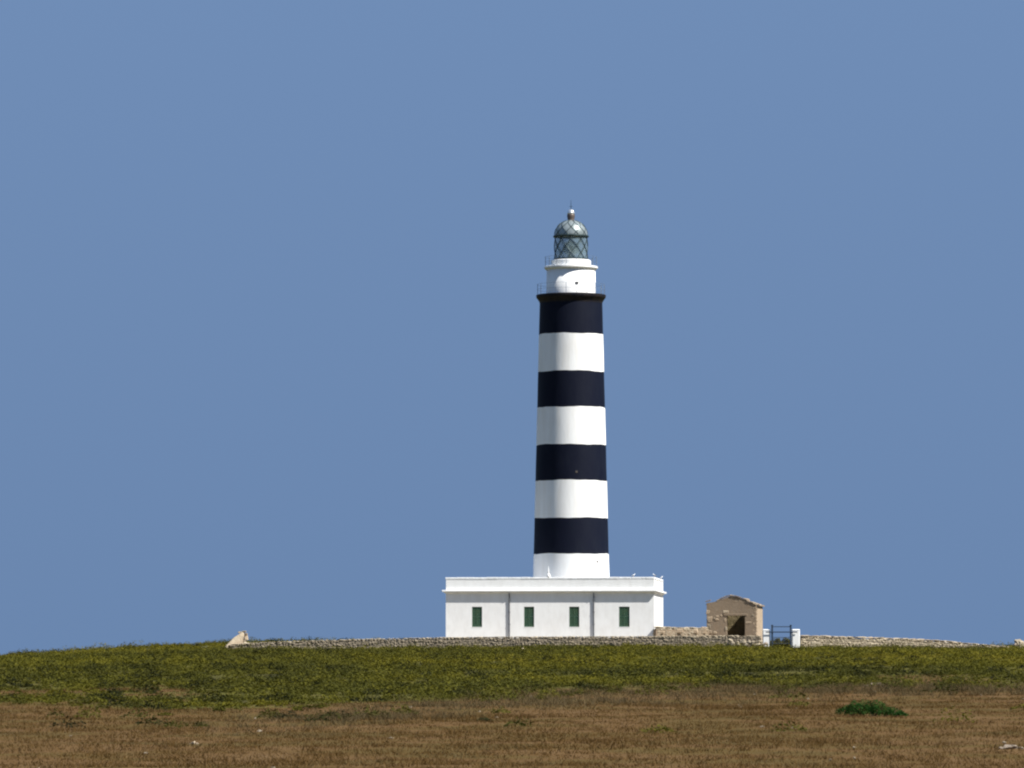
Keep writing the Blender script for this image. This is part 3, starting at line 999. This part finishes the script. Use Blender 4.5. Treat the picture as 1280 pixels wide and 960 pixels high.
# lintel, jamb stones, quoins and patches
MB().box(dx0 - .25, dx1 + .2, -.035, .3, dzt - .001, dzt + .17, .02).build('lintel', 'render', shed)
rq = random.Random(12)
k = 0
z = -.5
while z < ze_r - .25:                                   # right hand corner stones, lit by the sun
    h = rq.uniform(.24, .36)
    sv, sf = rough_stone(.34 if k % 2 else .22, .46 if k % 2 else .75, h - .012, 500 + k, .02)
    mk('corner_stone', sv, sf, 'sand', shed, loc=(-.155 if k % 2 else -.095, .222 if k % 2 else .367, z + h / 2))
    z += h; k += 1
for i, (px, row, w, h, mt) in enumerate(((885, 765.5, .28, .32, 'sand'), (887.5, 774, .42, .4, 'sand'), (886, 783, .3, .3, 'stone'), (908, 765.2, .42, .24, 'cream'), (896.7, 770.6, .3, .16, 'sand'), (896, 774, .25, .2, 'sand'),
                                       (906.6, 775, .2, .3, 'sand'), (935.5, 778.6, .5, .16, 'sand'), (901.5, 769.5, .16, .22, 'sand'), (893, 773, .12, .14, 'stone'), (888, 790, .3, .3, 'sand'), (894, 791, .3, .2, 'sand'), (907.5, 786, .18, .3, 'stone'), (940.5, 769, .14, .16, 'stone'))):
    u = -(945.2 - px) * (DIST + SY) / FPX / math.cos(SA)
    sv, sf = rough_stone(w, .12, h, 700 + i, .13)
    mk('stone', sv, sf, mt, shed, loc=(u, .03, zr(row, SY + .3)))
# broken clay tiles left on the wall heads
def tile_row(x0, x1, y0, y1, zf, n, seed, over=.10, mt='tile'):
    r = random.Random(seed)
    for i in range(n):
        a = x0 + (x1 - x0) * i / n
        b = x0 + (x1 - x0) * (i + 1) / n + .02
        za, zb2 = zf(a), zf(b)
        t = r.uniform(.04, .075)
        o = over * r.uniform(.6, 1.2)
        j = r.uniform(-.01, .03)
        v = [(a, y0 - o, za + j), (b, y0 - o, zb2 + j), (b, y1, zb2 + j), (a, y1, za + j)]
        v += [(p[0], p[1], p[2] + t) for p in v]
        mk('roof_tile', v, [(0, 3, 2, 1), (4, 5, 6, 7), (0, 1, 5, 4), (1, 2, 6, 5), (2, 3, 7, 6), (3, 0, 4, 7)], mt if r.random() > .25 else 'sand', shed)
tile_row(-SW * .44, -.02, .0, ST, lambda x: gtop(x) + .03, 7, 1, .07)
tile_row(-SW * .80, -SW * .5, .0, ST, lambda x: gtop(x) + .02, 5, 2, .02, 'render')
tile_row(-SW - .10, -SW + .28, .0, ST, lambda x: ze_l + .10 + .35 * (x + SW), 2, 3, .08)
# right slope: eave remnant, its unseen upper part added to darken the doorway
rs_z = lambda x: ze_r + .02 - .36 * x
v = [(.16, ST - .02, rs_z(.16)), (-2.02, ST + .01, rs_z(-2.02) - .10), (-2.02, 1.7, rs_z(-2.02) - .10), (-.82, 2.0, rs_z(-.82)), (-.74, SD + .1, rs_z(-.74)), (.16, SD + .1, rs_z(.16))]  # inner edge cut so its shadow crosses the back wall diagonally
v = v + [(a, b, c + .09) for a, b, c in v]
mk('shading_roof_slope', v, [(0, 1, 2, 3, 4, 5), (11, 10, 9, 8, 7, 6)] + [(i, 6 + i, 6 + (i + 1) % 6, (i + 1) % 6) for i in range(6)], 'tile', shed)
for i, (x, y, zz, w, h, mt) in enumerate(((.10, .35, ze_r + .06, .34, .12, 'cream'), (-.25, .3, ze_r + .17, .4, .2, 'stone'), (apx + .12, .1, z_ap + .06, .3, .08, 'cream'), (-SW * .2, .2, ze_r + .50, .4, .12, 'sand'))):
    sv, sf = rough_stone(w, .35, h, 800 + i, .15)
    mk('loose_stone', sv, sf, mt, shed, loc=(x, y, zz), rot=(0, .15, 0))

lz = lambda x: ze_l - .14 + (z_ap - .16 - ze_l + .14) * (x + SW) / (apx + SW)  # left slope, out of view, added to keep skylight out of the doorway
v = [(-SW - .12, ST + .01, lz(-SW - .12)), (apx, ST + .01, lz(apx)), (apx + .06, 2.2, lz(apx)), (apx - .05, SD + .1, lz(apx)), (-SW - .12, SD + .1, lz(-SW - .12))]
v = v + [(a, b, c + .08) for a, b, c in v]
mk('shading_roof_slope', v, [(4, 3, 2, 1, 0), (5, 6, 7, 8, 9)] + [(i, (i + 1) % 5, 5 + (i + 1) % 5, 5 + i) for i in range(5)], 'tile', shed)

# ------------------------------------------------------------------ vegetation
def leaf_mesh(name, P, S, tint, material, seed, parent=None, up=1.1, stretch=1.5):
    """one quad per point, random facing; P (n,3), S (n,), tint (n,)"""
    r = np.random.default_rng(seed)
    n = len(P)
    nrm = r.normal(size=(n, 3)); nrm[:, 2] = np.abs(nrm[:, 2]) + up
    nrm /= np.linalg.norm(nrm, axis=1)[:, None]
    t = r.normal(size=(n, 3))
    a = np.cross(nrm, t); a /= np.linalg.norm(a, axis=1)[:, None]
    b = np.cross(nrm, a)
    a = a * (S * stretch * .5)[:, None]
    b = b * (S * .5)[:, None]
    V = np.stack([P - a, P + a * .2 + b * 1.3, P + a - b * .4], 1).reshape(-1, 3)
    return quads(name, V, np.repeat(tint, 3), material, parent, 3)
def quads(name, V, tint, material, parent=None, k=4):
    n = len(V) // k
    me = bpy.data.meshes.new(name)
    me.vertices.add(len(V))
    me.vertices.foreach_set('co', V.astype(np.float32).ravel())
    me.loops.add(n * k)
    me.loops.foreach_set('vertex_index', np.arange(n * k, dtype=np.int32))
    me.polygons.add(n)
    me.polygons.foreach_set('loop_start', np.arange(0, n * k, k, dtype=np.int32))
    me.polygons.foreach_set('loop_total', np.full(n, k, dtype=np.int32))
    me.materials.append(M[material])
    at = me.attributes.new('tint', 'FLOAT', 'POINT')
    at.data.foreach_set('value', np.clip(tint, 0, 1).astype(np.float32))
    me.update(calc_edges=True)
    me.validate()
    return place(name, me, parent)

def free_of_buildings(x, y):
    """False inside the house, the shed and the walls"""
    ok = np.ones(len(x), bool)
    def inside(px, py, ang, x0, x1, y0, y1):
        dx, dy = x - px, y - py
        c, s = math.cos(ang), math.sin(ang)
        u, w = dx * c + dy * s, -dx * s + dy * c
        return (u > x0) & (u < x1) & (w > y0) & (w < y1)
    ok &= ~inside(hx, hy, HA, -HW - .4, .5, -.6, HD + .4)
    ok &= ~inside(sxr, SY, SA, -SW - .3, .3, -.8, SD + .3)
    ok &= ~((x > wa[0] - .2) & (x < rb[0]) & (y > WY - .38) & (y < WY + .38))
    ok &= ~((x > -13.5) & (x < 21) & (y > -2.6) & (y < 15.5) & (np.random.default_rng(5).random(len(x)) < .93))
    rt_ = (x - ra[0]) / (rb[0] - ra[0])
    ok &= ~((rt_ > 0) & (rt_ < 1) & (np.abs(y - (ra[1] + (rb[1] - ra[1]) * rt_)) < .45))
    return ok

def scatter(d0, d1, per_m2, seed, margin=1.18):
    r = np.random.default_rng(seed)
    k = 640 / FPX * margin
    area = k * (d1 * d1 - d0 * d0)
    n = int(area * per_m2)
    d = np.sqrt(r.random(n) * (d1 * d1 - d0 * d0) + d0 * d0)
    x = (r.random(n) * 2 - 1) * k * d
    return x, d - DIST

def scrub():
    r = np.random.default_rng(21)
    x, y = scatter(150, 432, 1.0, 22)
    g = greenness(x, y)
    behind = (y > WY) & (x > xr(560)) & (x < xr(1262))
    thin = .22 * np.clip(1 - (edge(x) - y - DIST) / 34, 0, 1) ** 2 * (vn(x, y, 5, 19) > .45) + .010
    gap = 1 - .8 * (vn(x, y * .7, 3.2, 20) > .70)
    keep = (r.random(len(x)) < np.maximum(g * 1.05 * gap, thin)) & free_of_buildings(x, y) & ~(behind & (r.random(len(x)) < .75))
    x, y, g = x[keep], y[keep], g[keep]
    n = len(x)
    big = vn(x, y, 6.0, 6)
    rad = (.28 + .62 * r.random(n) ** 2.6) * (.65 + .7 * big)
    hgt = rad * (.38 + .50 * r.random(n))
    hgt[(y > WY) & (x > xr(830)) & (x < rb[0])] *= .6
    nearwall = np.clip(1 - np.abs(y - (WY - 1.5)) / 2.5, 0, 1)
    hgt *= 1 - .6 * nearwall * (x > wa[0] - 2)
    tint0 = .20 + .46 * vn(x * .5, y, 7.5, 8) + .20 * (r.random(n) - .5) + .46 * (vn(x * .6, y, 24, 9) - .5) + .22 * (np.clip((y + DIST - 200) / 190, 0, 1) - .5)
    dark = (r.random(n) < .04 + .10 * (vn(x, y, 5, 17) > .6)) | ((rad > .62) & (r.random(n) < .4))
    tint0[dark] *= .45
    spot = r.random(n) < .045 + .05 * (vn(x, y, 14, 24) > .55)
    tint0[spot] = -.1  # near-black leaf colour paints the shadow gaps in the scrub
    rad[spot] = .30 + .35 * r.random(spot.sum())
    hgt[spot] = rad[spot] * .75
    tint0 = np.where(g < .3, tint0 * .7, tint0)
    L = 130
    th = r.random((n, L)) * 2 * math.pi
    q = np.sqrt(r.random((n, L)))
    px = x[:, None] + np.cos(th) * q * rad[:, None]
    py = y[:, None] + np.sin(th) * q * rad[:, None]
    dome_h = np.sqrt(np.clip(1 - q * q * .92, 0, 1)) * (.72 + .28 * np.sin(th * 3 + x[:, None] * 5))
    pz = ground(x, y)[:, None] + dome_h * hgt[:, None] * (1 - .55 * r.random((n, L)) ** 2) + .01
    S = (.048 + .055 * r.random((n, L))) * (.7 + .6 * rad[:, None])
    tint = tint0[:, None] + .10 * (r.random((n, L)) - .5)
    P = np.stack([px, py, pz], -1).reshape(-1, 3)
    o = leaf_mesh('maquis_scrub', P, S.ravel(), tint.ravel(), 'maquis', 23)
    tag(o, 'low olive-green scrub covering the rise before the wall', 'scrub', kind='stuff')
scrub()

def grass(name, label, seed, per, material, mask, hmin, hmax, lo, hi):
    r = np.random.default_rng(seed)
    x, y = scatter(98, 262, per, seed + 1, 1.15)
    keep = r.random(len(x)) < mask(x, y)
    x, y = x[keep], y[keep]
    n = len(x)
    B = 9
    tall = np.where(r.random(n) < .03, 1.7, 1.0) * (.6 + .6 * vn(x, y, 6.0, 13))
    sp = .16
    bx = x[:, None] + r.normal(size=(n, B)) * sp
    by = y[:, None] + r.normal(size=(n, B)) * sp
    bz_ = np.repeat(ground(x, y)[:, None], B, 1) - .01
    h = (hmin + (hmax - hmin) * r.random((n, B))) * tall[:, None]
    lean = r.normal(size=(n, B, 2)) * h[..., None] * .8
    w = .006 + .010 * r.random((n, B))
    ang = r.random((n, B)) * math.pi
    wx, wy = np.cos(ang) * w, np.sin(ang) * w
    V = np.stack([np.stack([bx - wx, by - wy, bz_], -1), np.stack([bx + wx, by + wy, bz_], -1), np.stack([bx + lean[..., 0], by + lean[..., 1], bz_ + h], -1)], 2).reshape(-1, 3)
    t0 = lo + (hi - lo) * (.25 + .3 * vn(x, y * .6, 3.0, 14) + .3 * vn(x, y * .35, 11, 15)) + .22 * (r.random(n) - .5)
    t0[tall > 1.5] += .2
    spot = r.random(n) < .012
    t0[spot] = 1.0
    tint = np.repeat((t0[:, None] + .16 * (r.random((n, B)) - .5)).ravel(), 3)
    tag(quads(name, V, tint, material, None, 3), label, 'grass', kind='stuff')
def upper_band(x, y):
    d = y + DIST
    return np.clip(1 - np.abs((edge(x) - 14 - d) / 22.0), 0, 1) * np.clip((x + 11) / 6, 0, 1)
grass('dry_grass', 'short dry orange-brown grass covering the foreground field', 31, 6.0, 'straw',
      lambda x, y: (1 - greenness(x, y) * .95) * (.25 + .9 * vn(x, y, 2.4, 12)) * (1 - .7 * upper_band(x, y)), .05, .15, .0, .85)
grass('grey_grass', 'taller greyish brown grass just below the green scrub', 36, 4.0, 'grey_straw',
      lambda x, y: upper_band(x, y) * (.5 + .6 * vn(x, y, 5.0, 18)), .14, .36, .1, .9)

def bush(name, label, px, row_d, lobes, leaves, leaf, material, seed, cat='bush', group=None):
    """lobes: (dx, dy, rx, ry, h) in metres about the foot"""
    d = row_d
    Y = d - DIST
    X = xr(px, Y)
    r = np.random.default_rng(seed)
    g = empty(name, (X, Y, gz(X, Y)))
    tag(g, label, cat, group)
    P, S, T = [], [], []
    tot = sum(l[2] * l[3] for l in lobes)
    for (dx, dy, rx, ry, h) in lobes:
        m = int(leaves * rx * ry / tot)
        th = r.random(m) * 2 * math.pi
        q = np.sqrt(r.random(m))
        wob = 1 + .16 * np.sin(th * 3 + seed) + .10 * np.sin(th * 7 + dx)
        x = dx + np.cos(th) * q * rx * wob
        y = dy + np.sin(th) * q * ry * wob
        z = h * np.sqrt(np.clip(1 - q * q, 0, 1)) * (1 - .7 * r.random(m) ** 2.2) * (.72 + .5 * vn(x, y, .20, seed)) + .02
        P.append(np.stack([x, y, z + (ground(X + x, Y + y) - gz(X, Y))], 1))
        S.append(leaf * (.7 + .7 * r.random(m)))
        T.append(.15 + .6 * vn(x, y, .3, seed + 1) + .3 * (r.random(m) - .3))
    leaf_mesh('crown', np.concatenate(P), np.concatenate(S), np.concatenate(T), material, seed, g)
    st = MB()
    rs = random.Random(seed)
    for (dx, dy, rx, ry, h) in lobes:
        for k in range(5):
            a = rs.uniform(0, 6.28)
            st.tube((dx * .6, dy * .6, -.05), (dx + math.cos(a) * rx * .6, dy + math.sin(a) * ry * .6, h * .6), .022, .008, 5)
    st.build('stems', 'bark', g)
    return g
bush('green_bush', 'wide dark green bush alone in the brown grass on the right', 1086, 176,
     [(-.75, 0, .45, .5, .36), (-.25, .05, .62, .7, .52), (.25, .0, .55, .65, .50), (.80, -.1, .48, .45, .30), (1.10, -.1, .26, .3, .16)], 5200, .045, 'bush', 41)
bush('low_shrub', 'small dark shrub alone in dry grass below the second window', 605, 167, [(0, 0, .22, .25, .15), (.2, 0, .14, .15, .08)], 420, .035, 'shrub_dark', 42, 'shrub', 'lone dark shrubs')
bush('low_shrub', 'dark shrub at the lower edge of the green scrub, right side of the field', 1197, 245, [(0, 0, .48, .4, .26), (-.3, 0, .28, .3, .16)], 700, .05, 'shrub_dark', 43, 'shrub', 'lone dark shrubs')
bush('low_shrub', 'dark rounded shrub among pale bare patches at the far left', 142, 208, [(0, 0, .7, .5, .34), (-.6, .0, .5, .4, .24)], 1100, .055, 'shrub_dark', 44, 'shrub', 'lone dark shrubs')
bush('low_shrub', 'dark shrub at the scrub edge below the first house window', 601, 216, [(0, 0, .26, .3, .24)], 400, .045, 'shrub_dark', 45, 'shrub', 'lone dark shrubs')
bush('low_shrub', 'dark flat shrub behind the wall beside the left house corner', 512, 403, [(0, 0, .55, .5, .80), (.9, 0, .7, .5, .70), (2.0, .1, .8, .4, .62)], 1900, .09, 'shrub_dark', 46, 'shrub', 'lone dark shrubs')
bush('low_shrub', 'green shrub seen through the bars of the blue gate', 977, 400.5, [(-1.0, 0, .6, .6, .70), (-.6, .1, .6, .6, .76), (-.2, 0, .6, .6, .74), (.2, .1, .6, .6, .78), (.6, 0, .6, .6, .74), (1.1, 0, .6, .6, .72)], 9000, .075, 'maquis', 47, 'shrub')
loose_rock(1262, 936, 136 - DIST, .42, .13, 'flat pale rock at the far lower right in the brown grass', 'rock', 1)
loose_rock(1092, 852, 236 - DIST, .6, .15, 'pale rock above the dark green bush at the scrub edge', 'rock', 2)
loose_rock(655, 813, 374 - DIST, .4, .3, 'small pale rock in green scrub in front of the house', 'cream', 3)
loose_rock(243, 928, 143 - DIST, .16, .10, 'tiny white rock in brown grass at lower left', 'cream', 4)

def scattered_stones():
    x, y = scatter(110, 250, .010, 61, 1.1)
    keep = greenness(x, y) < .35
    mb_ = MB()
    r = random.Random(62)
    for px, py in zip(x[keep], y[keep]):
        sv, sf = STONES[r.randrange(14)]
        w, h, a = r.uniform(.06, .15), r.uniform(.04, .07), r.uniform(0, 3)
        c, q = math.cos(a), math.sin(a)
        z = gz(px, py) + h * .3
        mb_.add([(px + w * (p[0] * c - p[1] * q * .7), py + w * (p[0] * q + p[1] * c * .7), z + p[2] * h) for p in sv], sf)
    tag(mb_.build('scattered_stones', 'stone'), 'small pale stones strewn through the brown grass field', 'stones', kind='stuff')
scattered_stones()
